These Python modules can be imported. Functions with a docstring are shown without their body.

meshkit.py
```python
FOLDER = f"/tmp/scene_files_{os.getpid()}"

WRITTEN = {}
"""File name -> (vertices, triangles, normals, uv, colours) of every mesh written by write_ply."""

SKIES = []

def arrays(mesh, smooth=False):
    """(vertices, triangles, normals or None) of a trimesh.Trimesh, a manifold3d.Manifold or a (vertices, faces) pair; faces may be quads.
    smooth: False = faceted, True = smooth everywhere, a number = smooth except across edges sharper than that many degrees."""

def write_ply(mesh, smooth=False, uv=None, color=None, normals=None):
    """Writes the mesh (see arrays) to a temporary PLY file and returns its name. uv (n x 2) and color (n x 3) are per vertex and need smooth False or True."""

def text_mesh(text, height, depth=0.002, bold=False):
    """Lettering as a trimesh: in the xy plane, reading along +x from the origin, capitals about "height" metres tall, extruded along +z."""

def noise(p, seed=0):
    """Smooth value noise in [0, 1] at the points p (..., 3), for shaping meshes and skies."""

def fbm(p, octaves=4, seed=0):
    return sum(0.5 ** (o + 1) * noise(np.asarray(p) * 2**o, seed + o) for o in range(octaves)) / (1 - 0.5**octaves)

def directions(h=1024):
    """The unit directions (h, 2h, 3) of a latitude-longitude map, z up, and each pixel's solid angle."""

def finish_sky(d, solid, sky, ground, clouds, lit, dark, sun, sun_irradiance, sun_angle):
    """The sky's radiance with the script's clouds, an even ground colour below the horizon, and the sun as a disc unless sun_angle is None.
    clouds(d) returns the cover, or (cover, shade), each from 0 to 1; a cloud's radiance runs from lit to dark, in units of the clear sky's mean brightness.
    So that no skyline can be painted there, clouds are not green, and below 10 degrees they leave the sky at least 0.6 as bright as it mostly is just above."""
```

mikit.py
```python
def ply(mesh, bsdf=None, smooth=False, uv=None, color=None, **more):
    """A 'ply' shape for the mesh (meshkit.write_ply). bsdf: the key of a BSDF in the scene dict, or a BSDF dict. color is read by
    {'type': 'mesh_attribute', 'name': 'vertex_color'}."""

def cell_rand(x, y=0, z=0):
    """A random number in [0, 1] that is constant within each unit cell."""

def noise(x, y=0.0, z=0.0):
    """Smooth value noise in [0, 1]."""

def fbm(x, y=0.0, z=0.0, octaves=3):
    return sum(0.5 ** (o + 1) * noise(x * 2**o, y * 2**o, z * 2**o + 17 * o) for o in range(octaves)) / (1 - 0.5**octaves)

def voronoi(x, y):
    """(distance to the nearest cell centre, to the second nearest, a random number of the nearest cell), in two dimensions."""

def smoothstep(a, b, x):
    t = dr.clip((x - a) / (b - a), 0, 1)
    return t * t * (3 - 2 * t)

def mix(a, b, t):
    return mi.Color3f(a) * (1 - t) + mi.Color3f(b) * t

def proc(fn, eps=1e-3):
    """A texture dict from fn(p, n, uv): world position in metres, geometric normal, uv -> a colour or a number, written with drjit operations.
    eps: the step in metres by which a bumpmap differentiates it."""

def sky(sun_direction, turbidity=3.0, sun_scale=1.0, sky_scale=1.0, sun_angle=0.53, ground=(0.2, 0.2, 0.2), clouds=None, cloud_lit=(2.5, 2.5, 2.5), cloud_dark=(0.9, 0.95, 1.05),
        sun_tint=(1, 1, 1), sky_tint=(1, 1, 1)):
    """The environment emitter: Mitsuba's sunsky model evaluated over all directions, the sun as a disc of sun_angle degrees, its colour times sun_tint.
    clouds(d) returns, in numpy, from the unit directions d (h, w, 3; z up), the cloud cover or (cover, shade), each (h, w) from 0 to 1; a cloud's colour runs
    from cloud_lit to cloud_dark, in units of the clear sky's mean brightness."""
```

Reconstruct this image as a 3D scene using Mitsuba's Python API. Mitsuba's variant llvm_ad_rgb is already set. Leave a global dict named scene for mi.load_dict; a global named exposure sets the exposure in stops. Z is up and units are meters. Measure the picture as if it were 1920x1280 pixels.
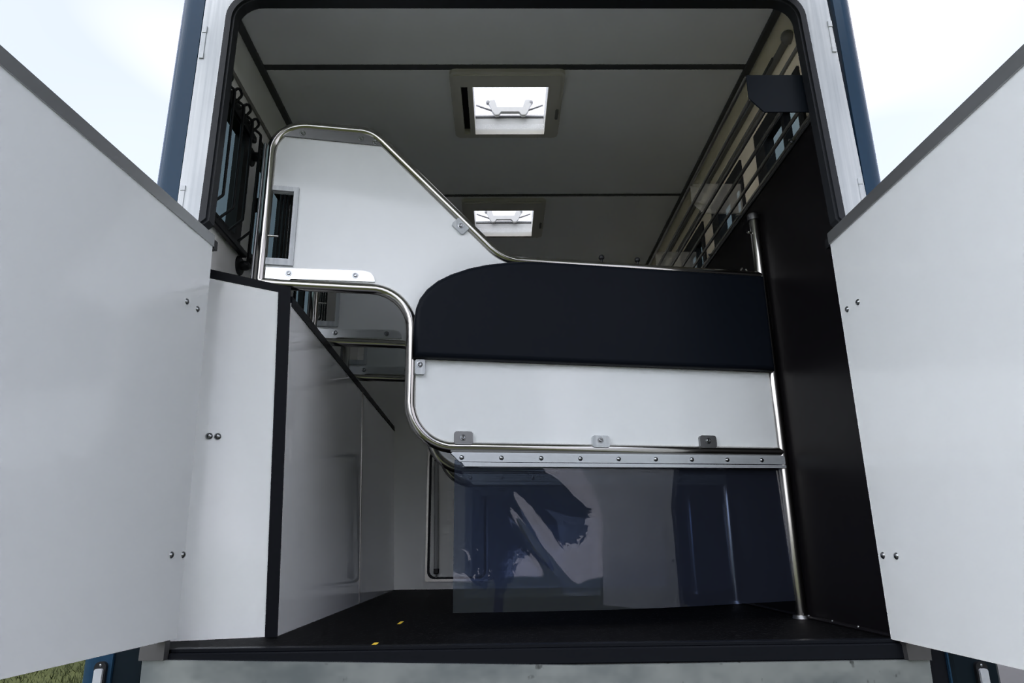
import math, random
import numpy as np
import trimesh
import drjit as dr
import mitsuba as mi
import mikit, meshkit
from mikit import proc, noise, fbm, smoothstep, mix, cell_rand
from shapely.geometry import Polygon, box as sbox, LineString
from shapely.ops import unary_union

random.seed(7)
rng = np.random.default_rng(7)
T = mi.ScalarTransform4f
scene, labels = {}, {}

# ------------------------------------------------------------------ camera, sky, exposure
CAM = np.array([0.0, -2.1, 0.262])
PITCH, YAW, ROLL, FOCAL = 0.2891, 0.01614, -0.01169, 1303.7
_f = np.array([math.sin(YAW) * math.cos(PITCH), math.cos(YAW) * math.cos(PITCH), math.sin(PITCH)])
_r = np.array([math.cos(YAW), -math.sin(YAW), 0.0])
_u = np.cross(_r, _f)
_up = math.cos(ROLL) * _u - math.sin(ROLL) * _r
scene['camera'] = {'type': 'perspective', 'fov': math.degrees(2 * math.atan(960 / FOCAL)), 'fov_axis': 'x', 'near_clip': 0.02, 'far_clip': 2000.0,
                   'to_world': T().look_at(origin=CAM.tolist(), target=(CAM + _f).tolist(), up=_up.tolist())}


def clouds(d):
    n = meshkit.fbm(d * np.array([1.6, 1.6, 2.4]) + 3.1, 3, 5)
    cover = np.clip((n - 0.30) * 3.2, 0.55, 1.0)
    shade = np.clip((meshkit.fbm(d * 1.7 + 9.0, 3, 11) - 0.35) * 1.6, 0, 1)
    return cover, shade


scene['sky'] = mikit.sky((-0.37, -0.54, 0.755), turbidity=4.0, sun_scale=0.44, sun_angle=96.0, sky_scale=1.15, ground=(0.10, 0.12, 0.06), clouds=clouds,
                         cloud_lit=(2.36, 2.31, 2.54), cloud_dark=(1.60, 1.62, 1.88), sun_tint=(0.73, 0.93, 1.26))
exposure = 2.62

# ------------------------------------------------------------------ materials
def two(b):
    return {'type': 'twosided', 'bsdf': b}


def rgb(*c):
    return {'type': 'rgb', 'value': list(c)}


def pri(name, c, rough=0.5, metal=0.0, spec=0.5, **k):
    scene[name] = two({'type': 'principled', 'base_color': rgb(*c) if isinstance(c, tuple) else c, 'roughness': rough, 'metallic': metal, 'specular': spec, **k})


pri('mat_white_panel', (0.72, 0.745, 0.76), 0.10)
pri('mat_gate_panel', (0.84, 0.862, 0.865), 0.10)
pri('mat_locker_side', (0.80, 0.81, 0.82), 0.035, spec=0.8)
pri('mat_ceiling', (0.90, 0.905, 0.915), 0.45)
pri('mat_cream', (0.84, 0.75, 0.58), 0.5)
pri('mat_grey_wall', (0.76, 0.755, 0.74), 0.5)
pri('mat_back_wall', (0.87, 0.87, 0.84), 0.45)
pri('mat_strut', (0.42, 0.42, 0.42), 0.35)
pri('mat_dark_strip', (0.055, 0.058, 0.062), 0.5)
pri('mat_grey_strip', (0.16, 0.155, 0.145), 0.5)
pri('mat_black_trim', (0.0065, 0.0075, 0.0105), 0.38, spec=0.08)
pri('mat_rubber', (0.018, 0.020, 0.024), 0.5, spec=0.2)
pri('mat_pad', (0.0055, 0.0075, 0.012), 0.42, spec=0.07)
pri('mat_kick', (0.0062, 0.0055, 0.0066), 0.35, spec=0.05)
pri('mat_black_plastic', (0.009, 0.010, 0.012), 0.35, spec=0.25)
pri('mat_slate_plastic', (0.009, 0.012, 0.017), 0.4, spec=0.06)
pri('mat_blue_paint', (0.015, 0.042, 0.080), 0.14, spec=0.16)
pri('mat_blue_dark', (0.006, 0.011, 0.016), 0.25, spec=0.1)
pri('mat_steel', (0.47, 0.455, 0.43), 0.14, 1.0)
pri('mat_steel_dull', (0.22, 0.222, 0.228), 0.35, 1.0)
pri('mat_bolt', (0.33, 0.34, 0.35), 0.18, 1.0)
pri('mat_rail', (0.42, 0.40, 0.37), 0.32, 1.0)
pri('mat_vent_frame', (0.60, 0.575, 0.52), 0.5)
pri('mat_vent_white', (0.60, 0.60, 0.585), 0.4)
pri('mat_lens', (0.42, 0.44, 0.47), 0.12)
pri('mat_yellow', (0.75, 0.50, 0.05), 0.6)
pri('mat_orange', (0.65, 0.28, 0.06), 0.6)
pri('mat_grey_gate_cap', (0.42, 0.43, 0.44), 0.38, 0.9)
pri('mat_flange', (0.66, 0.68, 0.69), 0.3, 0.9)
pri('mat_alu_plain', (0.50, 0.53, 0.56), 0.38, 0.5)
pri('mat_corner_plate', (0.085, 0.084, 0.086), 0.4, 0.4)
pri('mat_ramp', (0.09, 0.09, 0.096), 0.8, spec=0.2)
pri('mat_asphalt', (0.060, 0.058, 0.058), 0.85)


def brushed(p, n, uv):
    streak = fbm(p.x * 95, p.z * 2.2, p.y * 60, 3)
    blot = noise(p.x * 9, p.y * 9, p.z * 5)
    return mix((0.34, 0.37, 0.40), (0.60, 0.62, 0.64), dr.clip((streak - 0.25) * 1.2 + blot * 0.45, 0, 1))


pri('mat_alu', proc(brushed), 0.45, 0.15)


def galvanised(p, n, uv):
    a = fbm(p.x * 9, p.z * 14 + p.y * 9, 0.3, 4)
    spots = smoothstep(0.66, 0.78, fbm(p.x * 55, p.z * 40, p.y * 40, 3)) * smoothstep(0.45, 0.6, noise(p.x * 6, p.z * 5))
    base = mix((0.14, 0.16, 0.165), (0.26, 0.28, 0.275), smoothstep(0.25, 0.75, a))
    return base * (1 - 0.75 * spots)


pri('mat_galvanised', proc(galvanised), 0.5, 0.55)


def floor_col(p, n, uv):
    s = smoothstep(0.72, 0.8, noise(p.x * 160, p.y * 160))
    return mix((0.0022, 0.0022, 0.0028), (0.008, 0.008, 0.009), s)


pri('mat_floor', proc(floor_col), 0.6, spec=0.06)


def grass_col(p, n, uv):
    a = fbm(p.x * 0.9, p.y * 0.9, 0.0, 4)
    b = noise(p.x * 9, p.y * 9)
    return mix((0.026, 0.033, 0.009), (0.075, 0.082, 0.028), dr.clip(a * 0.8 + b * 0.3, 0, 1))


pri('mat_ground', proc(grass_col), 0.9, spec=0.1)
pri('mat_grass', (0.026, 0.033, 0.007), 0.7, spec=0.2)

scene['mat_acrylic'] = {'type': 'thindielectric', 'int_ior': 1.49}
scene['mat_plate'] = {'type': 'blendbsdf', 'weight': 0.16, 'a': {'type': 'thindielectric', 'int_ior': 1.49},
                      'b': two({'type': 'diffuse', 'reflectance': rgb(0.75, 0.72, 0.66)})}
scene['mat_window_pane'] = {'type': 'thindielectric', 'int_ior': 1.5, 'specular_transmittance': rgb(0.125, 0.168, 0.165)}
scene['mat_pvc'] = {'type': 'blendbsdf', 'weight': 0.06,
                    'a': {'type': 'thindielectric', 'int_ior': 1.44, 'specular_transmittance': rgb(0.47, 0.54, 0.69)},
                    'b': two({'type': 'diffuse', 'reflectance': rgb(0.17, 0.205, 0.33)})}


# ------------------------------------------------------------------ mesh helpers
def cat(*m):
    return trimesh.util.concatenate([x for x in m])


def bx(x0, x1, y0, y1, z0, z1, bev=0.0):
    c = np.array([(x0 + x1) / 2, (y0 + y1) / 2, (z0 + z1) / 2])
    e = np.abs(np.array([x1 - x0, y1 - y0, z1 - z0]))
    if bev <= 0:
        return trimesh.creation.box(e, T_(c))
    b = min(bev, e.min() / 2.2)
    pts = []
    for s in np.ndindex(2, 2, 2):
        s = np.array(s) * 2 - 1
        for k in range(3):
            h = e / 2 - b
            h[k] = e[k] / 2
            pts.append(c + s * h)
    return trimesh.convex.convex_hull(np.array(pts))


def T_(t):
    m = np.eye(4)
    m[:3, 3] = t
    return m


def extr(poly, t0, t1, frame='xz'):
    """extrude a shapely polygon drawn in (x, z), (x, y) or (y, z) between t0 and t1 on the remaining axis."""
    polys = getattr(poly, 'geoms', [poly])
    out = []
    for g in polys:
        m = trimesh.creation.extrude_polygon(g, t1 - t0, engine='earcut')
        v = m.vertices.copy()
        a, b, c = v[:, 0], v[:, 1], v[:, 2] + t0
        if frame == 'xz':
            w, flip = np.stack([a, c, b], 1), True
        elif frame == 'xy':
            w, flip = np.stack([a, b, c], 1), False
        else:
            w, flip = np.stack([c, a, b], 1), False
        f = m.faces[:, ::-1] if flip else m.faces
        out.append(trimesh.Trimesh(w, f, process=False))
    return cat(*out)


def quadslab(pts, thick):
    """four 3-D corners (in order) thickened along the quad's normal by thick (signed)."""
    p = np.array(pts, float)
    n = np.cross(p[1] - p[0], p[3] - p[0])
    n /= np.linalg.norm(n)
    return trimesh.convex.convex_hull(np.vstack([p, p + n * thick]))


def fillet(pts, radii, closed=False, seg=10):
    """round the corners of a 3-D polyline."""
    P = [np.array(p, float) for p in pts]
    n, out = len(P), []
    for i, p in enumerate(P):
        r = radii[i] if hasattr(radii, '__len__') else radii
        if (not closed and i in (0, n - 1)) or r <= 0:
            out.append(p)
            continue
        a, b = P[i - 1] - p, P[(i + 1) % n] - p
        la, lb = np.linalg.norm(a), np.linalg.norm(b)
        a, b = a / la, b / lb
        ang = math.acos(np.clip(a @ b, -1, 1))
        d = min(r / math.tan(ang / 2), la * 0.49, lb * 0.49)
        r = d * math.tan(ang / 2)
        bis = (a + b) / np.linalg.norm(a + b)
        c = p + bis * r / math.sin(ang / 2)
        v0, v1 = p + a * d - c, p + b * d - c
        w = math.acos(np.clip(v0 @ v1 / (np.linalg.norm(v0) * np.linalg.norm(v1)), -1, 1))
        for k in range(seg + 1):
            t = k / seg
            out.append(c + (math.sin((1 - t) * w) * v0 + math.sin(t * w) * v1) / math.sin(w))
    return np.array(out)


def tube(path, r, sides=16, closed=False, ry=None):
    p = np.array(path, float)
    n = len(p)
    if closed:
        t = np.roll(p, -1, 0) - np.roll(p, 1, 0)
    else:
        t = np.gradient(p, axis=0)
    t /= np.linalg.norm(t, axis=1, keepdims=True)
    nrm = np.zeros_like(p)
    a = np.cross(t[0], [0, 1, 0] if abs(t[0][1]) < 0.9 else [1, 0, 0])
    for i in range(n):
        a = a - t[i] * (a @ t[i])
        a /= np.linalg.norm(a)
        nrm[i] = a
    b = np.cross(t, nrm)
    ang = np.arange(sides) * 2 * math.pi / sides
    v = p[:, None] + r * np.cos(ang)[None, :, None] * nrm[:, None] + (ry or r) * np.sin(ang)[None, :, None] * b[:, None]
    rows = n if closed else n - 1
    f = []
    for i in range(rows):
        j = (i + 1) % n
        for k in range(sides):
            q = (k + 1) % sides
            f += [[i * sides + k, i * sides + q, j * sides + q], [i * sides + k, j * sides + q, j * sides + k]]
    v = v.reshape(-1, 3)
    if not closed:
        c0, c1 = len(v), len(v) + 1
        v = np.vstack([v, p[:1], p[-1:]])
        for k in range(sides):
            q = (k + 1) % sides
            f += [[c0, q, k], [c1, (n - 1) * sides + k, (n - 1) * sides + q]]
    return trimesh.Trimesh(v, np.array(f), process=False)


def lathe(profile, n=16):
    """profile of (r, z) turned about z."""
    pr = np.array(profile, float)
    ang = np.arange(n) * 2 * math.pi / n
    v = np.stack([pr[:, None, 0] * np.cos(ang), pr[:, None, 0] * np.sin(ang), np.repeat(pr[:, 1:2], n, 1)], -1).reshape(-1, 3)
    f = []
    for i in range(len(pr) - 1):
        for k in range(n):
            q = (k + 1) % n
            f += [[i * n + k, i * n + q, (i + 1) * n + q], [i * n + k, (i + 1) * n + q, (i + 1) * n + k]]
    m = trimesh.Trimesh(v, np.array(f), process=True)
    m.update_faces(m.nondegenerate_faces())
    return m


def aim(m, pos, d):
    """turn +z of the mesh to direction d and move it to pos."""
    R = trimesh.geometry.align_vectors([0, 0, 1], np.array(d, float))
    R = R.copy()
    R[:3, 3] = pos
    m = m.copy()
    m.apply_transform(R)
    return m


def pillow(poly2, y_back, y_front, r, seg=5):
    """rounded convex cushion; outline in (x, z), thickness along y, front face toward y_front."""
    pts = []
    sgn = 1 if y_front > y_back else -1
    ring = np.array(poly2.exterior.coords)[:-1]
    pts += [(x, y_back, z) for x, z in ring]
    for k in range(seg + 1):
        a = k / seg * math.pi / 2
        q = poly2.buffer(-r * (1 - math.cos(a)), join_style=1, quad_segs=6)
        y = y_front - sgn * r * (1 - math.sin(a))
        pts += [(x, y, z) for x, z in np.array(q.exterior.coords)[:-1]]
    return trimesh.convex.convex_hull(np.array(pts))


def rrect(x0, x1, z0, z1, r, q=6):
    return sbox(x0 + r, z0 + r, x1 - r, z1 - r).buffer(r, quad_segs=q)


def add(key, mesh, mat, smooth=30, world=None):
    while key in scene:
        head, _, num = key.rpartition('_')
        key = f'{head}_{int(num) + 1:03d}' if num.isdigit() and len(num) == 3 else key + '_001'
    d = mikit.ply(mesh, mat, smooth=smooth)
    if world is not None:
        d['to_world'] = world
    scene[key] = d
    return key


def put(key, ply_dict, world):
    """one more entry that shares a mesh."""
    while key in scene:
        head, _, num = key.rpartition('_')
        key = f'{head}_{int(num) + 1:03d}' if num.isdigit() and len(num) == 3 else key + '_001'
    scene[key] = {**ply_dict, 'to_world': world}
    return key


def tag(key, label=None, category=None, group=None, kind=None):
    d = labels.setdefault(key, {})
    for k, v in (('label', label), ('category', category), ('group', group), ('kind', kind)):
        if v:
            d[k] = v


def struct(key, label=None):
    tag(key, label, kind='structure')


# shared small hardware
dome_bolt = lathe([(0, 0.0052), (0.0028, 0.0050), (0.0062, 0.0036), (0.0086, 0.0008), (0.0088, 0.0), (0.0, 0.0)], 14)
socket_bolt = lathe([(0, 0.0035), (0.0024, 0.0035), (0.0034, 0.0062), (0.0058, 0.0064), (0.0072, 0.0052), (0.0076, 0.0016), (0.0115, 0.0014), (0.012, 0.0), (0, 0)], 16)
BOLT = mikit.ply(dome_bolt, 'mat_bolt', smooth=40)
SOCKET = mikit.ply(socket_bolt, 'mat_bolt', smooth=40)


def facing(pos, d, s=1.0):
    R = trimesh.geometry.align_vectors([0, 0, 1], np.array(d, float)).copy()
    R[:3, :3] *= s
    R[:3, 3] = pos
    return T(R)


# ------------------------------------------------------------------ the setting: shell of the horse area
XL, XR, ZC, YB = -1.08, 1.14, 2.34, 2.95

# floor of black rubber, with the lip along the rear edge
add('floor', bx(XL - 0.02, XR + 0.06, 0.035, YB + 0.03, -0.03, 0.0), 'mat_floor', False)
add('floor__edge_trim', cat(bx(-0.925, 1.125, -0.004, 0.034, -0.046, -0.006, 0.003), bx(-0.925, 1.125, 0.012, 0.05, -0.006, 0.0035, 0.0015)), 'mat_black_trim', 30)
struct('floor', 'black rubber floor of the horse area')

# ceiling panels between seams at y = 0.54 and 1.735 (crowned sheet joints), two vent openings left clear
VENTS = [(-0.125, 0.228, 0.652, 1.035), (-0.168, 0.212, 1.883, 2.257)]
SEAMS = [0.548, 1.735]
edges = [0.02] + SEAMS + [YB + 0.02]
for i in range(3):
    p = sbox(XL - 0.03, edges[i] + 0.002, XR + 0.03, edges[i + 1] - 0.002)
    for (a, b, c, d) in VENTS:
        p = p.difference(sbox(a - 0.062, c, b, d))
    add('ceiling__panel', extr(p, ZC, ZC + 0.03, 'xy'), 'mat_ceiling', False)
for i, y in enumerate(SEAMS):
    add('ceiling__seam_strip', bx(XL, XR, y - (0.016, 0.011)[i], y + (0.016, 0.011)[i], ZC - 0.004, ZC + 0.02), 'mat_dark_strip', False)
add('ceiling__corner_strip', bx(XL - 0.005, XL + 0.03, 0.03, YB, ZC - 0.012, ZC + 0.02, 0.004), 'mat_dark_strip', False)
add('ceiling__corner_strip', bx(XR - 0.03, XR + 0.005, 0.03, YB, ZC - 0.012, ZC + 0.02, 0.004), 'mat_dark_strip', False)
struct('ceiling')

# walls with window openings
LW = [(0.10, 0.53), (0.655, 1.10), (1.32, 1.76)]          # left windows: y range
LZ = (1.455, 2.02)
RW = [(0.155, 0.62), (0.83, 1.29), (1.48, 1.95)]
RZ = (1.70, 2.02)
p = sbox(0.03, -0.03, YB + 0.02, ZC + 0.02)
for a, b in LW:
    p = p.difference(sbox(a, LZ[0], b, LZ[1]))
add('wall_left', extr(p, XL - 0.04, XL, 'yz'), 'mat_grey_wall', False)
add('wall_left__joint_strip', bx(XL, XL + 0.008, 0.03, YB, 2.108, 2.128, 0.002), 'mat_grey_strip', False)
struct('wall_left')
p = sbox(0.03, -0.03, YB + 0.02, ZC + 0.02)
for a, b in RW:
    p = p.difference(sbox(a, RZ[0], b, RZ[1]))
add('wall_right', extr(p, XR + 0.012, XR + 0.052, 'yz'), 'mat_cream', False)
add('wall_right__joint_strip', bx(XR + 0.003, XR + 0.014, 0.03, YB, 2.088, 2.106, 0.002), 'mat_grey_strip', False)
add('wall_right__kick_panel', bx(XR - 0.004, XR + 0.014, 0.036, YB, 0.0, 1.738, 0.004), 'mat_kick', 30)
tag('wall_right__kick_panel', 'black lower wall lining')
add('wall_right__kick_panel__cap', bx(XR - 0.012, XR + 0.014, 0.036, YB, 1.738, 1.752, 0.004), 'mat_steel_dull', 30)
add('wall_right__floor_bead', cat(tube([(XR - 0.012, 0.04, 0.006), (XR - 0.012, 1.4, 0.006), (XR - 0.012, YB - 0.02, 0.006)], 0.008, 8)), 'mat_kick', 30)
for y in (0.25, 0.43, 0.62):
    put('wall_right__screw', BOLT, facing((XR - 0.018, y, 0.013), (-0.8, 0, 0.6), 0.55))
# long rounded conduit along the upper right wall with a slotted face
for k, (y0, y1) in enumerate(((0.17, 2.85),)):
    add('wall_right__conduit', cat(tube([(XR + 0.004, y0, 2.184), (XR + 0.004, 1.4, 2.184), (XR + 0.004, y1, 2.184)], 0.016, 14),
                                   aim(lathe([(0, 0.020), (0.012, 0.018), (0.022, 0.011), (0.026, 0), (0.026, -0.02), (0, -0.02)], 18), (XR - 0.004, y0, 2.184), (-0.55, -0.8, 0))), 'mat_grey_strip', 40)
add('wall_right__conduit_slot', bx(XR - 0.016, XR - 0.008, 0.30, 2.8, 2.178, 2.190), 'mat_dark_strip', False)
struct('wall_right')

# back wall with the small framed door at the bottom left
add('wall_back', extr(sbox(XL - 0.03, -0.03, XR + 0.05, ZC + 0.02), YB, YB + 0.03, 'xz'), 'mat_back_wall', False)
struct('wall_back')
DX0, DX1, DZ0, DZ1 = -0.535, -0.10, 0.062, 0.96
outer, gap, leaf = rrect(DX0, DX1, DZ0 - 0.012, DZ1, 0.012), rrect(DX0 + 0.014, DX1 - 0.014, DZ0 + 0.004, DZ1 - 0.014, 0.05), rrect(DX0 + 0.030, DX1 - 0.030, DZ0 + 0.016, DZ1 - 0.03, 0.045)
add('door_1__frame', extr(outer.difference(gap), YB - 0.016, YB, 'xz'), 'mat_rail', False)
add('door_1__gasket', extr(gap.difference(leaf), YB - 0.006, YB, 'xz'), 'mat_rubber', False)
add('door_1__leaf', extr(leaf.buffer(-0.002), YB - 0.010, YB, 'xz'), 'mat_back_wall', False)
struct('door_1', 'small framed door at the foot of the front bulkhead')
gs = [(-0.470, YB - 0.035, 0.865), (-0.462, YB - 0.035, 0.5), (-0.456, YB - 0.035, 0.135)]
add('gas_strut__cylinder', tube(gs, 0.018, 14), 'mat_strut', 40)
add('gas_strut__rod', tube([(-0.456, YB - 0.035, 0.14), (-0.455, YB - 0.035, 0.075)], 0.005, 10), 'mat_steel', 40)
add('gas_strut__end_fitting', bx(-0.474, -0.438, YB - 0.05, YB - 0.008, 0.100, 0.138, 0.005), 'mat_black_plastic', 30)
add('gas_strut__end_fitting', bx(-0.484, -0.458, YB - 0.045, YB - 0.006, 0.855, 0.885, 0.004), 'mat_black_plastic', 30)
tag('gas_strut', 'slim grey gas strut standing beside the frame of the small door at the far end', 'gas strut')

# ------------------------------------------------------------------ windows
nwin = 0


def wall_window(side, y0, y1, z0, z1, latch):
    global nwin
    nwin += 1
    key = f'window_{nwin}'
    X, s = (XL, 1) if side == 'left' else (XR + 0.012, -1)
    fw = 0.055 if side == 'left' else 0.05
    yf = fw * (1.0 if side == 'left' else 1.9)
    yn = 0.010 if side == 'left' else fw * 0.7
    ring = sbox(y0 - 0.008, z0 - 0.008, y1 + 0.008, z1 + 0.008).difference(sbox(y0 + yn, z0 + fw * 0.6, y1 - yf, z1 - fw * 1.3))
    xa, xb = sorted((X - s * 0.035, X + s * 0.010))
    add(key + '__frame', extr(ring, xa, xb, 'yz'), 'mat_black_plastic', False)
    ym = (y0 + yn + y1 - yf) / 2
    xa, xb = sorted((X - s * 0.035, X - s * 0.005))
    add(key + '__mullion', bx(xa, xb, ym - 0.014, ym + 0.014, z0 + 0.02, z1 - 0.05), 'mat_black_plastic', False)
    zz0, zz1 = z0 + fw * 0.55, z1 - fw * 1.25
    for a, b in ((y0 + yn - 0.003, ym - 0.012), (ym + 0.012, y1 - yf + 0.005)):
        xx = X - s * 0.028
        v = [(xx, a, zz0), (xx, b, zz0), (xx, b, zz1), (xx, a, zz1)]
        add(key + '__pane', trimesh.Trimesh(v, [[0, 1, 2], [0, 2, 3]], process=False), 'mat_window_pane', False)
    if latch:
        add(key + '__latch', cat(bx(X - 0.03, X + 0.03, y0 + 0.01, y0 + 0.055, 1.70, 1.755, 0.006), bx(X, X + 0.036, y0 + 0.045, y0 + 0.085, 1.715, 1.738, 0.005)), 'mat_black_plastic', 30)
    struct(key, None)
    return key


wl = []
for i, (a, b) in enumerate(LW):
    wl.append(wall_window('left', a, b, *LZ, latch=i > 0))
for a, b in RW:
    wall_window('right', a, b, *RZ, latch=False)

# hinged guard of bent bars over each left window
for i, (a, b) in enumerate(LW):
    gk = wl[i]
    ys = np.linspace(a + 0.03, b + 0.005, 5) if i == 0 else np.linspace(a + 0.20, b + 0.01, 6)
    for y in ys:
        path = fillet([(XL + 0.012, y - 0.03, 2.005), (XL + 0.05, y, 1.985), (XL + 0.052, y, 1.53), (XL + 0.012, y - 0.045, 1.455)], 0.018, seg=5)
        add(gk + '__guard_bar', tube(path, 0.0055, 8), 'mat_black_plastic', 40)
    for y in (ys[:-1] if i == 0 else ys[:0]):
        loop = fillet([(XL + 0.012, y + 0.02, 1.975), (XL + 0.052, y + 0.03, 2.02), (XL + 0.054, y + 0.062, 2.006), (XL + 0.014, y + 0.066, 1.96)], 0.012, seg=4)
        add(gk + '__guard_loop', tube(loop, 0.0055, 8), 'mat_black_plastic', 40)
    add(gk + '__guard_rail', cat(bx(XL + 0.006, XL + 0.03, a - 0.02, b + 0.045, 1.425, 1.452, 0.004), bx(XL + 0.006, XL + 0.026, a - 0.01, b + 0.03, 1.955, 1.985, 0.004)), 'mat_black_plastic', 30)

# round black catches on the left wall
for z, lab in ((1.90, 'oval black wall catch beside the top of the left barred window'), (1.392, 'oval black wall catch just above the locker top, below the barred window')):
    k = add('wall_catch__base' if z > 1.5 else 'wall_catch_001__base', aim(lathe([(0, 0.012), (0.030, 0.012), (0.040, 0.006), (0.042, 0), (0, 0)], 22), (XL, 0.575, z), (1, 0, 0)), 'mat_black_plastic', 40)
    root = k.split('__')[0]
    add(root + '__knob', aim(lathe([(0, 0.034), (0.012, 0.033), (0.019, 0.026), (0.021, 0.012), (0.018, 0.0), (0, 0)], 16), (XL + 0.010, 0.575, z), (1, 0, 0)), 'mat_black_plastic', 40)
    tag(root, lab, 'wall catch')

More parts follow.
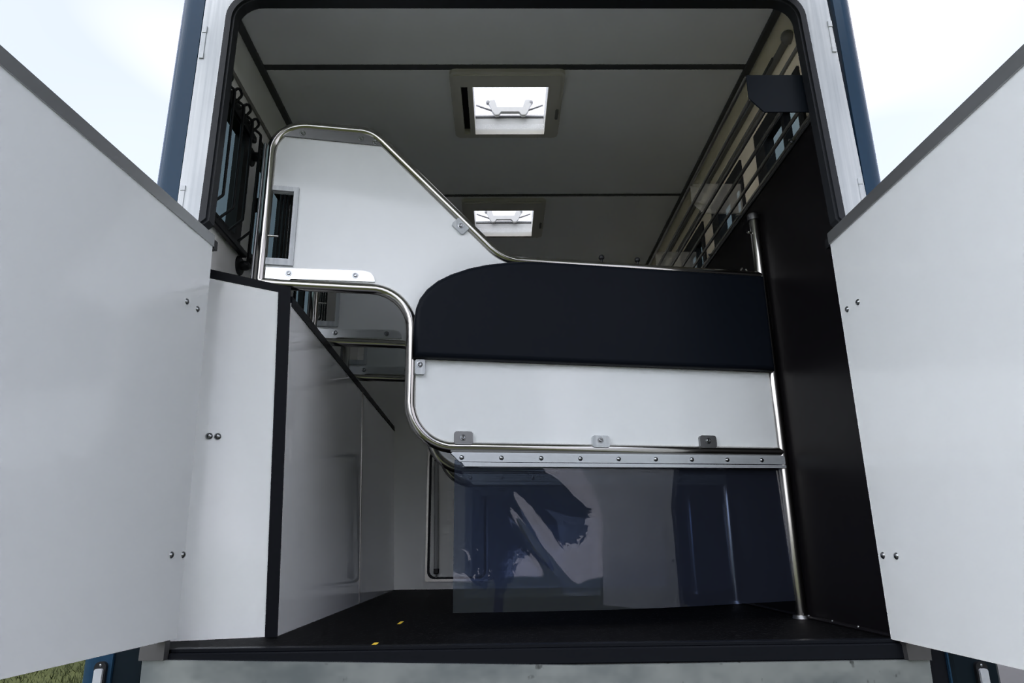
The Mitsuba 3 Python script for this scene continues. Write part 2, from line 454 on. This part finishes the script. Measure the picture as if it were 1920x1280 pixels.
# ------------------------------------------------------------------ roof vents
def skylight(root, ox0, ox1, oy0, oy1, x0, x1, y0, y1, label, slit):
    fr = rrect(ox0, ox1, oy0, oy1, 0.03)
    hole = sbox(x0, y0, x1, y1)
    if slit:
        hole = unary_union([hole, sbox(x0 - 0.055, y0, x0 - 0.024, y1)])
    add(root + '__frame', cat(extr(fr.difference(hole), ZC - 0.022, ZC - 0.002, 'xy'), extr(fr.buffer(-0.016).difference(hole), ZC - 0.030, ZC - 0.021, 'xy')), 'mat_vent_frame', False)
    if slit:
        add(root + '__blind_slot', bx(x0 - 0.057, x0 - 0.021, y0 - 0.002, y1 + 0.002, ZC + 0.004, ZC + 0.012), 'mat_black_trim', False)
    add(root + '__catch', cat(bx(x1 + 0.045, x1 + 0.060, y0 + 0.17, y0 + 0.25, ZC - 0.036, ZC - 0.028, 0.003)), 'mat_grey_strip', 30)
    # reveal through the roof, open above
    add(root + '__reveal', extr(sbox(x0 - 0.012, y0 - 0.012, x1 + 0.012, y1 + 0.012).difference(sbox(x0, y0, x1, y1)), ZC - 0.01, ZC + 0.068, 'xy'), 'mat_vent_white', False)
    zt = ZC + 0.17
    g = 0.03
    # clear dome on a white rim, propped open a little
    rim = sbox(x0 - g, y0 - g, x1 + g, y1 + g).difference(sbox(x0 - 0.004, y0 - 0.004, x1 + 0.004, y1 + 0.004))
    add(root + '__dome_rim', extr(rim, ZC + 0.072, ZC + 0.088, 'xy'), 'mat_vent_white', False)
    n = 9
    us = np.linspace(-1, 1, n)
    vx, vy = np.meshgrid((x0 + x1) / 2 + us * (x1 - x0 + 0.04) / 2, (y0 + y1) / 2 + us * (y1 - y0 + 0.04) / 2)
    hz = ZC + 0.085 + 0.085 * np.clip(1 - np.abs(us) ** 6, 0, 1)[None, :] * np.clip(1 - np.abs(us) ** 6, 0, 1)[:, None]
    v = np.stack([vx, vy, hz], -1).reshape(-1, 3)
    f = [q for i in range(n - 1) for j in range(n - 1) for q in ([i * n + j, i * n + j + 1, (i + 1) * n + j + 1], [i * n + j, (i + 1) * n + j + 1, (i + 1) * n + j])]
    add(root + '__dome', trimesh.Trimesh(v, f, process=False), 'mat_acrylic', True)
    add(root + '__gasket', cat(bx(x0 - 0.012, x1 + 0.012, y1 - 0.006, y1 + 0.012, ZC + 0.066, ZC + 0.073)), 'mat_dark_strip', False)
    # handle: bar with two arms and struts
    cx, yh, s = (x0 + x1) / 2, y1 - 0.018, (x1 - x0) / 0.353
    prof = [(-0.108, 2.474), (-0.098, 2.484), (-0.079, 2.486), (-0.066, 2.443), (0.070, 2.443), (0.083, 2.486), (0.105, 2.486), (0.116, 2.474), (0.104, 2.455),
            (0.094, 2.425), (0.079, 2.402), (0.064, 2.401), (0.050, 2.421), (-0.046, 2.421), (-0.058, 2.403), (-0.072, 2.401), (-0.088, 2.425), (-0.099, 2.455)]
    hp = Polygon([(cx + x * s, z) for x, z in prof]).buffer(0.003).buffer(-0.001)
    add(root + '__handle', extr(hp, yh - 0.022, yh, 'xz'), 'mat_vent_white', False)
    for e in (-1, 1):
        add(root + '__strut', tube([(cx + e * 0.09 * s, yh - 0.01, 2.430), (cx + e * 0.172 * s, yh - 0.012, 2.462)], 0.0045, 8), 'mat_steel_dull', 40)
        add(root + '__pivot', aim(lathe([(0, 0.012), (0.008, 0.010), (0.0095, 0), (0.008, -0.010), (0, -0.012)], 12), (cx + e * 0.112 * s, yh - 0.014, 2.476), (0, -1, 0)), 'mat_steel_dull', 40)
    tag(root, label, 'roof vent')


skylight('roof_vent', -0.228, 0.300, 0.556, 1.080, *VENTS[0], 'larger, nearer cream roof vent with a black blind slot beside its glazing', True)
skylight('roof_vent_001', -0.240, 0.284, 1.770, 2.300, *VENTS[1], 'smaller, farther roof vent partly behind the sloping steel rail', False)

# roof skin above the ceiling, with the vents left open
p = sbox(-1.155, 0.0, 1.30, 3.1)
for (a, b, c, d) in VENTS:
    p = p.difference(sbox(a - 0.03, c - 0.03, b + 0.03, d + 0.03))
add('roof', extr(p, ZC + 0.035, ZC + 0.06, 'xy'), 'mat_vent_white', False)
struct('roof')

# ------------------------------------------------------------------ rear frame, corner posts, sill
inner = Polygon(fillet([(-0.995, 0, -0.06), (-0.992, 0, 1.275), (-0.957, 0, 1.305), (-0.955, 0, 2.19), (1.090, 0, 2.19), (1.116, 0, 1.30), (1.142, 0, 1.27), (1.142, 0, -0.06)], [0, 0, 0, 0.085, 0.085, 0, 0, 0], seg=8)[:, [0, 2]])
outer_seal = Polygon(fillet([(-1.030, 0, -0.05), (-1.028, 0, 1.275), (-0.992, 0, 1.305), (-0.988, 0, 2.222), (1.123, 0, 2.222), (1.151, 0, 1.30), (1.172, 0, 1.27), (1.172, 0, -0.05)], [0, 0, 0, 0.10, 0.10, 0, 0, 0], seg=8)[:, [0, 2]])
alu_out = Polygon([(-1.074, 0.03), (-1.070, 2.42), (1.210, 2.42), (1.238, 1.3), (1.235, 0.03)])
ring_seal = outer_seal.difference(inner).intersection(sbox(-2, 0.036, 2, 3))
add('door_frame__rubber_seal', cat(extr(ring_seal, -0.012, 0.03, 'xz'), extr(ring_seal.buffer(-0.008), -0.022, -0.011, 'xz')), 'mat_rubber', 30)
tag('door_frame__rubber_seal', 'black rubber seal')
add('door_frame__jamb', extr(alu_out.difference(outer_seal).intersection(sbox(-2, 0.03, 0.05, 2.21)), -0.006, 0.03, 'xz'), 'mat_alu', False)
add('door_frame__jamb', extr(alu_out.difference(outer_seal).intersection(sbox(0.05, 0.03, 2, 2.21)), -0.006, 0.03, 'xz'), 'mat_alu', False)
add('door_frame__head', extr(alu_out.difference(outer_seal).intersection(sbox(-2, 2.212, 2, 3)), -0.006, 0.03, 'xz'), 'mat_alu', False)
for i, (x, z, ln, dx) in enumerate(((-1.058, 2.025, 0.085, 0.0), (-1.058, 1.40, 0.06, 0.0), (1.210, 2.05, 0.085, 0.0), (1.222, 1.41, 0.075, 0.0))):
    m = cat(bx(x - 0.007, x + 0.007, -0.009, -0.005, z - ln, z + ln * 0.6, 0.001), bx(x - 0.008, x + 0.008, -0.011, -0.005, z + ln * 0.28, z + ln * 0.6, 0.001), bx(x - 0.008, x + 0.008, -0.011, -0.005, z - ln, z - ln * 0.72, 0.001))
    add('door_frame__striker', m, 'mat_alu', False)
tag('door_frame', 'brushed aluminium frame with a black seal round the rear opening', 'door frame')


def post(x0, x1, z0, z1, outer_left, y1=0.12):
    """painted corner post with its outer edge rounded, profile in (x, y)."""
    r = 0.050
    s = sbox(x0, -0.004, x1, y1)
    xe = x0 if outer_left else x1
    cx = x0 + r if outer_left else x1 - r
    corner = sbox(min(xe, cx), -0.004, max(xe, cx), -0.004 + r)
    arc = Polygon([(cx, -0.004 + r)] + [(cx + (-1 if outer_left else 1) * r * math.cos(a), -0.004 + r - r * math.sin(a)) for a in np.linspace(0, math.pi / 2, 12)])
    return extr(s.difference(corner).union(arc).buffer(1e-4), z0, z1, 'xy')


add('corner_post__cover', post(-1.169, -1.0745, -0.25, 2.45, True), 'mat_blue_paint', 35)
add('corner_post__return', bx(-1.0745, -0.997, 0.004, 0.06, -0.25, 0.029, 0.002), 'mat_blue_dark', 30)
tag('corner_post', 'slate blue painted corner post left of the rear opening', 'corner post')
add('corner_post_001__cover', post(1.2385, 1.317, -0.25, 2.45, False), 'mat_blue_paint', 35)
add('corner_post_001__return', bx(1.186, 1.2385, 0.004, 0.06, -0.25, 0.029, 0.002), 'mat_black_trim', 30)
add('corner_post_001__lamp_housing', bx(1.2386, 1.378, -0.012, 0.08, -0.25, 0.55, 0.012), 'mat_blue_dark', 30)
tag('corner_post_001', 'slate blue painted corner post right of the rear opening', 'corner post')
# side skins of the body
add('body_side_left', bx(-1.156, -1.125, 0.10, 3.1, -0.25, 1.40), 'mat_blue_paint', False)
struct('body_side_left')
add('body_side_right', bx(1.275, 1.306, 0.10, 3.1, -0.25, 1.60), 'mat_blue_paint', False)
struct('body_side_right')

for i, (x, z, yy, lab) in enumerate(((-1.100, -0.022, -0.004, 'clear oblong marker lamp low on the left corner post'), (1.318, -0.052, -0.012, 'clear oblong marker lamp low on the right corner post'))):
    root = 'marker_lamp' if i == 0 else 'marker_lamp_001'
    add(root + '__housing', extr(rrect(x - 0.016, x + 0.016, z - 0.135, z, 0.014), yy - 0.012, yy, 'xz'), 'mat_black_plastic', 30)
    add(root + '__lens', cat(extr(rrect(x - 0.011, x + 0.011, z - 0.125, z - 0.017, 0.006), yy - 0.020, yy - 0.011, 'xz')), 'mat_lens', 30)
    for j in range(2):
        put(root + '__screw', BOLT, facing((x, yy - 0.011, z - 0.009 - j * 0.121), (0, -1, 0), 0.45))
    tag(root, lab, 'lamp')

# galvanised sill plate with its two upright corner pieces
sl = Polygon([(-0.988, -0.020), (-0.92, -0.021), (0.2, -0.0485), (1.11, -0.047), (1.181, -0.048), (1.176, -0.24), (-0.984, -0.24)])
add('rear_sill__plate', extr(sl, -0.016, 0.02, 'xz'), 'mat_galvanised', False)
add('rear_sill__corner_plate', extr(Polygon([(-0.994, -0.0195), (-0.994, 0.028), (-0.927, 0.032), (-0.9265, -0.0195)]), -0.026, 0.004, 'xz'), 'mat_corner_plate', False)
add('rear_sill__corner_plate', extr(Polygon([(1.118, -0.046), (1.116, 0.0), (1.184, 0.0), (1.182, -0.0465)]), -0.026, 0.004, 'xz'), 'mat_corner_plate', False)
tag('rear_sill', 'weathered galvanised metal sill across the foot of the rear opening', 'sill')

# ramp lowered behind the sill (seen only in reflections)
ra = math.atan2(0.72, 2.2)
Rm = T().translate([0.09, -0.03, -0.19]).rotate([1, 0, 0], math.degrees(ra))
add('loading_ramp', bx(-1.0, 1.0, -2.45, 0.0, -0.04, 0.0, 0.004), 'mat_ramp', False, Rm)
tag('loading_ramp', 'black rubber-topped ramp lowered below the sill', 'ramp')

# ------------------------------------------------------------------ ramp gates
def gate(root, hinge, far, zb, zt, th, label, bolts, capw=0.04, lean=0.0):
    """upright panel from the hinge point to the far point (x, y), th toward the outside."""
    h, f = np.array(hinge), np.array(far)
    d = (f - h) / np.linalg.norm(f - h)
    n = np.array([d[1], -d[0]])
    if n[0] * np.sign(h[0]) < 0:
        n = -n
    def pt(s, z, o=0.0):
        q = h + d * s + n * o
        return (q[0] + lean * (z - zt), q[1], z)
    L = np.linalg.norm(f - h)
    pan = trimesh.convex.convex_hull([pt(s, z, o) for s in (0, L) for z in (zb, zt - 0.005) for o in (0.0, th)])
    add(root + '__panel', pan, 'mat_gate_panel', False)
    cap = trimesh.convex.convex_hull([pt(s, z, o) for s in (-0.002, L + 0.002) for z in (zt - capw, zt) for o in (-0.004, th + 0.004)])
    add(root + '__top_rail', cap, 'mat_grey_gate_cap', False)
    cp = trimesh.convex.convex_hull([pt(s, z, o) for s in (-0.024, -0.002) for z in (zt - capw * 1.15, zt - capw * 0.35) for o in (-0.004, th * 0.6)])
    add(root + '__end_cap', cp, 'mat_black_plastic', False)
    for s, z in bolts:
        put(root + '__bolt', BOLT, facing(pt(s, z, 0.0), (-n[0], -n[1], 0.0), 1.15))
    tag(root, label, 'gate')


a4 = math.radians(5.0)
gate('ramp_gate', (-0.952, 0.024), (-0.952 - math.sin(a4) * 1.16, 0.024 - math.cos(a4) * 1.16), 0.030, 1.268, 0.03,
     'white gate panel standing open at the left of the picture', [(0.120, 0.992), (0.056, 0.990), (0.070, 0.255), (0.008, 0.255)], lean=-0.028)
gate('ramp_gate_001', (1.100, 0.018), (1.103, -1.13), 0.003, 1.262, 0.03,
     'white gate panel standing open at the right of the picture', [(0.043, 0.978), (0.112, 0.977), (0.027, 0.2305), (0.098, 0.2295)])

# upper rear door, hinged at the head of the opening and propped up overhead
UM = T().translate([0.0, -0.034, 2.262]).rotate([1, 0, 0], -7.0)
add('upper_door__panel', bx(-0.948, 1.10, -1.02, -0.004, -0.028, 0.0, 0.003), 'mat_gate_panel', False, UM)
add('upper_door__edge_trim', cat(bx(-0.960, -0.946, -1.024, -0.004, -0.030, 0.002, 0.002), bx(1.098, 1.112, -1.024, -0.004, -0.030, 0.002, 0.002), bx(-0.960, 1.112, -1.036, -1.022, -0.030, 0.002, 0.002)), 'mat_alu', 30, UM)
add('upper_door__hinge', tube([(-0.95, -0.030, 2.262), (0.1, -0.030, 2.262), (1.10, -0.030, 2.262)], 0.010, 10), 'mat_alu', True)
tag('upper_door', 'white upper door raised overhead at the head of the rear opening', 'door')

# ------------------------------------------------------------------ partitions
ANG = 10.0
tube_r = 0.0205
loop_pts = [(0.0, 0, 1.366), (-1.116, 0, 1.361), (-1.652, 0, 1.887), (-2.035, 0, 1.881), (-2.032, 0, 1.208), (-1.472, 0, 1.212), (-1.466, 0, 0.615), (0.0, 0, 0.615)]
loop = fillet(loop_pts, [0, 0.17, 0.13, 0.13, 0.012, 0.155, 0.165, 0], seg=12)
panel_poly = Polygon(loop[:, [0, 2]]).buffer(0.004)
win_hole = sbox(-2.06, 1.307, -1.935, 1.587)


def mk(mesh, mat, smooth=30):
    return mikit.ply(mesh, mat, smooth=smooth)


pad_out = Polygon([(-1.462, 0.940), (-0.008, 0.940), (-0.008, 1.352), (-0.95, 1.352), (-1.03, 1.350), (-1.105, 1.341), (-1.19, 1.325), (-1.26, 1.305), (-1.33, 1.275),
                   (-1.38, 1.245), (-1.42, 1.208), (-1.445, 1.170), (-1.458, 1.13), (-1.464, 1.08)])


def clip(w, h, r=0.010):
    return rrect(-w / 2, w / 2, -h / 2, h / 2, r)


def waves(u, z):
    """front offset of the hanging sheet at (u, z): drapes and the swing of its lower edge."""
    s = (0.555 - z) / 0.5
    w = 0.0045 * np.sin(u * 6.0 + 0.7) + 0.0011 * np.sin(u * 17.0 + 1.3 + s * 1.2)
    crease = 0.010 * np.exp(-((u + 1.06 - 0.34 * (s - 0.35)) / 0.035) ** 2) * np.exp(-((s - 0.35) / 0.3) ** 2)
    turn = 0.040 * np.clip(u + 0.62, 0, None) ** 2 / (np.clip(u + 0.62, 0, None) + 0.08) - 0.013 * np.exp(-((u + 0.62) / 0.28) ** 2) * np.clip(s * 3, 0, 1)
    return turn - (0.012 + 0.010 * s + (w + crease) * np.clip(s * 1.6, 0, 1) * 0.55)


nu, nz = 160, 60
uu, zz = np.meshgrid(np.linspace(-1.303, -0.008, nu), np.linspace(0.0, 1.0, nz))
zlow = 0.055 - 0.006 * np.sin((uu + 1.3) / 1.3 * math.pi) + 0.008 * (uu + 1.303) / 1.3
zg = 0.57 * (1 - zz) + zlow * zz
vv = np.stack([uu, waves(uu, zg), zg], -1).reshape(-1, 3)
ff = [q for i in range(nz - 1) for j in range(nu - 1) for q in ([i * nu + j, i * nu + j + 1, (i + 1) * nu + j + 1], [i * nu + j, (i + 1) * nu + j + 1, (i + 1) * nu + j])]
curtain = trimesh.Trimesh(vv, ff, process=False)

strip_low = Polygon([(-2.012, 1.226), (-2.012, 1.268), (-1.66, 1.278), (-1.632, 1.272), (-1.618, 1.255), (-1.614, 1.236), (-1.92, 1.228), (-1.925, 1.222)])
strip_top = Polygon(loop[:, [0, 2]]).buffer(-0.016).intersection(Polygon([(-2.2, 1.830), (-2.2, 2.0), (-1.4, 2.0), (-1.4, 1.822)]))
PART = {
    'tube_frame': mk(tube(loop, tube_r, 20), 'mat_steel', True),
    'panel': mk(extr(panel_poly.difference(win_hole), -0.006, 0.006), 'mat_white_panel', False),
    'window_frame': mk(cat(extr(sbox(-2.015, 1.281, -1.917, 1.606).difference(win_hole), -0.016, -0.004), extr(sbox(-2.015, 1.281, -1.917, 1.606).difference(win_hole), 0.004, 0.016)), 'mat_alu', False),
    'pad': mk(pillow(pad_out, -0.005, -0.050, 0.020), 'mat_pad', 40),
    'lower_flange': mk(extr(strip_low, -0.014, -0.005), 'mat_flange', False),
    'upper_flange': mk(extr(strip_top, -0.014, -0.005), 'mat_steel_dull', False),
    'latch_rod': mk(tube([(-2.060, 0.004, 1.215), (-2.060, 0.004, 1.5), (-2.060, 0.004, 1.795)], 0.006, 10), 'mat_steel_dull', True),
    'hinge_post': mk(tube([(0.002, 0.0, 0.0), (0.002, 0.0, 0.8), (0.002, 0, 1.64)], 0.0205, 20), 'mat_steel', True),
    'post_socket': mk(cat(aim(lathe([(0, 0.03), (0.024, 0.03), (0.026, 0.024), (0.026, 0), (0, 0)], 20), (0.002, 0, 1.628), (0, 0, 1)), aim(lathe([(0, 0.012), (0.03, 0.012), (0.033, 0.0), (0, 0)], 20), (0.002, 0, 0.0), (0, 0, 1))), 'mat_steel_dull', 40),
    'drop_pin': mk(cat(tube([(-0.030, -0.004, 1.568), (0.0, -0.004, 1.566)], 0.005, 8), aim(lathe([(0, 0.007), (0.006, 0.005), (0.008, 0), (0.006, -0.005), (0, -0.007)], 10), (-0.032, -0.004, 1.568), (1, 0, 0))), 'mat_steel', 40),
    'window_pin': mk(tube([(-2.016, -0.012, 1.396), (-1.978, -0.012, 1.397)], 0.0045, 8), 'mat_steel', True),
    'clamp_strip': mk(cat(extr(Polygon([(-1.318, 0.592), (-1.286, 0.562), (-0.004, 0.566), (-0.004, 0.594)]), -0.026, -0.008), extr(Polygon([(-1.318, 0.590), (-1.312, 0.596), (-0.004, 0.600), (-0.004, 0.594)]), -0.020, -0.006)), 'mat_alu_plain', False),
    'clamp_lip': mk(extr(Polygon([(-1.276, 0.556), (-1.268, 0.545), (-0.004, 0.551), (-0.004, 0.562), (-1.280, 0.560)]), -0.029, -0.010), 'mat_alu_plain', False),
    'curtain': mk(curtain, 'mat_pvc', True),
    'clip_plate': mk(extr(clip(0.066, 0.046), -0.024, -0.018), 'mat_steel_dull', False),
    'rubber_knob': mk(lathe([(0, 0.020), (0.006, 0.019), (0.0105, 0.014), (0.012, 0.008), (0.0105, 0.002), (0.004, -0.002), (0.004, -0.014), (0, -0.014)], 14), 'mat_black_plastic', 40),
}
CLIP_FLANGE = mk(extr(clip(0.036, 0.056, 0.006), -0.024, -0.005), 'mat_alu', False)
CLIP_LOW = mk(extr(clip(0.068, 0.048), -0.022, -0.005), 'mat_steel_dull', False)
CLIP_LOW2 = mk(extr(clip(0.068, 0.044), -0.022, -0.005), 'mat_alu', False)
CLIP_DIAG = mk(extr(clip(0.062, 0.052), -0.018, -0.005), 'mat_alu', False)


def partition(root, dy, label):
    M = T().translate([1.11, 0.661 + dy, 0.0]).rotate([0, 0, 1], ANG)
    for name in ('tube_frame', 'panel', 'window_frame', 'pad', 'lower_flange', 'upper_flange', 'latch_rod', 'hinge_post', 'post_socket', 'drop_pin', 'window_pin', 'clamp_strip', 'clamp_lip', 'curtain'):
        put(f'{root}__{name}', PART[name], M)
    tag(f'{root}__pad', 'black padded cushion'); tag(f'{root}__curtain', 'clear bluish plastic curtain'); tag(f'{root}__panel', 'white panel')
    def rel(u, v, z, rot=0.0):
        m = M @ T().translate([u, v, z])
        return m @ T().rotate([0, 1, 0], rot) if rot else m
    b = lambda u, z, v: M @ facing((u, v, z), (0, -1, 0))
    put(f'{root}__clip', CLIP_FLANGE, rel(-1.436, 0, 0.908))
    put(f'{root}__clip', CLIP_LOW, rel(-1.272, 0, 0.648))
    put(f'{root}__clip', CLIP_LOW2, rel(-0.752, 0, 0.644))
    put(f'{root}__clip', CLIP_LOW, rel(-0.318, 0, 0.650))
    put(f'{root}__clip', CLIP_DIAG, rel(-1.288, 0, 1.495, 44))
    for u, z, v in ((-1.438, 0.916, -0.024), (-1.274, 0.649, -0.022), (-0.754, 0.648, -0.022), (-0.319, 0.653, -0.022), (-1.291, 1.492, -0.018),
                    (-1.929, 1.250, -0.014), (-1.688, 1.257, -0.014), (-1.922, 1.846, -0.014), (-1.696, 1.846, -0.014), (-1.640, 1.836, -0.014)):
        put(f'{root}__bolt', SOCKET, b(u, z, v))
    for k, u in enumerate((-1.279, -1.134, -0.986, -0.837, -0.688, -0.541, -0.395, -0.248, -0.103)):
        put(f'{root}__clamp_rivet', BOLT, b(u, 0.5765 + 0.0005 * k, -0.026))
    for u in (-0.706, -0.551):
        put(f'{root}__rubber_knob', PART['rubber_knob'], rel(u, 0.0, 1.396))
    add(f'{root}__catch_pin', cat(tube([(-0.085, 0.01, 1.38), (-0.079, 0.01, 1.398), (-0.072, 0.01, 1.404)], 0.0035, 8), tube([(-0.058, 0.01, 1.40), (-0.05, 0.01, 1.388), (-0.034, 0.01, 1.384)], 0.0035, 8)), 'mat_steel', True, M)
    tag(root, label, 'partition')
    return M


partition('horse_partition', 0.0, 'nearest stall partition: steel tube frame, white panel, black pad, clear curtain below')
M2 = partition('horse_partition_001', 0.745, 'middle stall partition glimpsed through the notch of the nearest one')
partition('horse_partition_002', 1.46, 'farthest stall partition, lowest steel rail seen through the notch')
add('horse_partition_001__sticker', extr(sbox(-1.499, 1.262, -1.485, 1.290), -0.016, -0.0145), 'mat_orange', False, M2)
tag('horse_partition_001__sticker', 'small orange sticker')

# ------------------------------------------------------------------ tack locker (left)
def fp(t, z):
    """point of the locker front: t from 0 (left) to 1 (black post), leaning as the photo shows."""
    return np.array([-1.06 + 0.315 * t, 0.2 + 0.1 * t, z])


front = [(-1.055, 0.2015, 0.001), (-0.757, 0.2965, 0.001), (-0.805, 0.2813, 1.167), (-1.058, 0.2005, 1.196)]
add('tack_locker__front_panel', quadslab(front, -0.012), 'mat_gate_panel', False)
ttrim = [(-1.060, 0.197, 1.194), (-0.778, 0.287, 1.160), (-0.770, 0.2895, 1.186), (-1.060, 0.197, 1.228)]
add('tack_locker__top_trim', quadslab(ttrim, -0.02), 'mat_black_trim', False)
ptrim = [(-0.757, 0.292, 0.0), (-0.720, 0.304, 0.0), (-0.767, 0.289, 1.186), (-0.807, 0.276, 1.164)]
add('tack_locker__corner_post', quadslab(ptrim, -0.022), 'mat_black_trim', False)
side = [(-0.727, 0.318, 0.0), (-0.745, 2.946, 0.0), (-0.784, 2.946, 1.10), (-0.766, 0.305, 1.130)]
add('tack_locker__side_panel', quadslab(side, -0.012), 'mat_locker_side', False)
strim = [(-0.7615, 0.306, 1.118), (-0.7805, 2.946, 1.088), (-0.782, 2.946, 1.122), (-0.7635, 0.306, 1.156)]
add('tack_locker__side_trim', quadslab(strim, -0.022), 'mat_black_trim', False)
jt = [(-0.7355, 1.700, 0.001), (-0.7355, 1.709, 0.001), (-0.7715, 1.709, 1.106), (-0.7715, 1.700, 1.106)]
add('tack_locker__joint_strip', quadslab(jt, -0.006), 'mat_rail', False)
lid = [(-0.775, 0.31, 1.135), (-0.785, 2.945, 1.102), (-1.078, 2.945, 1.12), (-1.078, 0.215, 1.185)]
add('tack_locker__lid', quadslab(lid, -0.012), 'mat_white_panel', False)
for t in (0.265, 0.345):
    q = fp(t, 0.632)
    put('tack_locker__bolt', BOLT, facing(q + np.array([0.001, -0.003, 0]), (0.302, -0.953, 0.0), 1.3))
tag('tack_locker', 'white corner locker with black edge trim along the left wall', 'locker')

# ------------------------------------------------------------------ luggage rack on the right wall
rails = [(XR - 0.010, 1.757), (1.077, 1.757), (1.013, 1.757), (0.951, 1.757), (0.907, 1.808), (0.904, 1.904)]
for i, (x, z) in enumerate(rails):
    add('luggage_rack__rail', tube([(x, 0.050, z), (x, 1.5, z), (x, YB - 0.005, z)], 0.0075, 12), 'mat_rail', True)
dv = Polygon([(0.905, 1.904), (0.905, 1.812), (0.952, 1.757), (1.136, 1.757), (1.136, 1.904)]).buffer(0.004)
for i, y in enumerate((0.045, 0.835, 1.625)):
    add('luggage_rack__divider', extr(dv, y, y + 0.006), 'mat_slate_plastic' if i == 0 else 'mat_plate', False)
tag('luggage_rack__divider', 'dark opaque end plate'); tag('luggage_rack__divider_001', 'clear plastic divider plate'); tag('luggage_rack__divider_002', 'clear plastic divider plate')
for y in (0.22, 0.845, 1.30, 2.1, 2.7):
    add('luggage_rack__bracket', cat(bx(1.105, XR + 0.002, y - 0.006, y + 0.006, 1.744, 1.751, 0.001), aim(lathe([(0, 0.012), (0.005, 0.010), (0.007, 0.004), (0.007, 0), (0, 0)], 12), (XR - 0.020, y, 1.746), (-0.6, -0.3, -0.75))), 'mat_bolt', 40)
tag('luggage_rack', 'tubular overhead rack with divider plates along the right wall windows', 'rack')

# ------------------------------------------------------------------ scraps on the floor
for i, (x0, x1, y0, y1, lab) in enumerate(((-0.379, -0.366, -0.002, 0.080, 'larger yellow tape scrap at the front edge of the black floor'), (-0.389, -0.378, 0.645, 0.740, 'smaller yellow tape scrap farther in on the black floor'))):
    k = add('tape_scrap', bx(x0, x1, y0 + (0.038 if i == 0 else 0), y1 + (0.038 if i == 0 else 0), 0.0003, 0.0015), 'mat_yellow', False)
    tag(k, lab, 'tape scrap')

# ------------------------------------------------------------------ ground outside
gpts = trimesh.creation.cylinder(radius=220.0, height=0.1, sections=64, transform=T_([0, 0, -1.17]))
add('ground', gpts, 'mat_ground', False)
struct('ground', 'grass field round the vehicle')
add('track', bx(2.6, 9.0, 1.0, 60.0, -1.125, -1.112), 'mat_asphalt', False)
struct('track', 'dark grey track on the right')
nb = 16000
gx, gy = rng.uniform(-9.0, -2.6, nb), rng.uniform(3.2, 13.0, nb)
h, az, lean = rng.uniform(0.04, 0.11, nb), rng.uniform(0, 2 * math.pi, nb), rng.normal(0, 0.04, (nb, 2))
base = np.stack([gx, gy, np.full(nb, -1.125)], 1)
w = np.stack([np.cos(az), np.sin(az), np.zeros(nb)], 1) * 0.006
tip = base + np.stack([lean[:, 0], lean[:, 1], h], 1)
gv = np.stack([base - w, base + w, tip], 1).reshape(-1, 3)
add('grass', trimesh.Trimesh(gv, np.arange(nb * 3).reshape(-1, 3), process=False), 'mat_grass', False)
tag('grass', 'short green grass beyond the left rear corner', 'grass', kind='stuff')

# tree on the grass behind the viewpoint, seen only mirrored in the clear curtain
def tree(root, x, y, h, rad, n, label):
    zg = -1.12
    tr = tube([(x, y, zg - 0.1), (x + 0.06, y, zg + h * 0.25), (x - 0.04, y + 0.05, zg + h * 0.55), (x, y, zg + h * 0.8)], 0.16, 10)
    add(root + '__trunk', tr, 'mat_bark', True)
    d = rng.normal(size=(n, 3))
    d /= np.linalg.norm(d, axis=1, keepdims=True)
    r = rng.uniform(0.35, 1.0, n) ** 0.45
    lump = 0.72 + 0.55 * meshkit.fbm(d * 1.9 + x, 3, 3)
    c = np.array([x, y, zg + h * 0.58]) + d * (r * lump)[:, None] * np.array([rad, rad, h * 0.44])
    a, b = rng.normal(size=(n, 3)), rng.normal(size=(n, 3))
    a /= np.linalg.norm(a, axis=1, keepdims=True)
    b -= a * (a * b).sum(1, keepdims=True)
    b /= np.linalg.norm(b, axis=1, keepdims=True)
    v = np.stack([c - a * 0.16, c + b * 0.10, c + a * 0.16, c - b * 0.10], 1).reshape(-1, 3)
    i = np.arange(n) * 4
    f = np.vstack([np.stack([i, i + 1, i + 2], 1), np.stack([i, i + 2, i + 3], 1)])
    add(root + '__crown', trimesh.Trimesh(v, f, process=False), 'mat_leaf', False)
    tag(root + '__crown', kind='stuff')
    tag(root, label, 'tree')


pri('mat_bark', (0.05, 0.04, 0.03), 0.9, spec=0.1)
pri('mat_leaf', (0.030, 0.042, 0.016), 0.7, spec=0.15)
tree('broadleaf_tree', 4.1, -12.6, 8.5, 1.6, 9000, 'dark leafy tree on the grass, mirrored in the left half of the clear curtain')

for prefix, g in (('horse_partition', 'stall partitions'), ('roof_vent', 'roof vents'), ('ramp_gate', 'ramp gates'), ('corner_post', 'corner posts'),
                  ('marker_lamp', 'marker lamps'), ('wall_catch', 'wall catches'), ('tape_scrap', 'tape scraps')):
    for k in list(labels):
        if '__' not in k and k.startswith(prefix):
            labels[k]['group'] = g
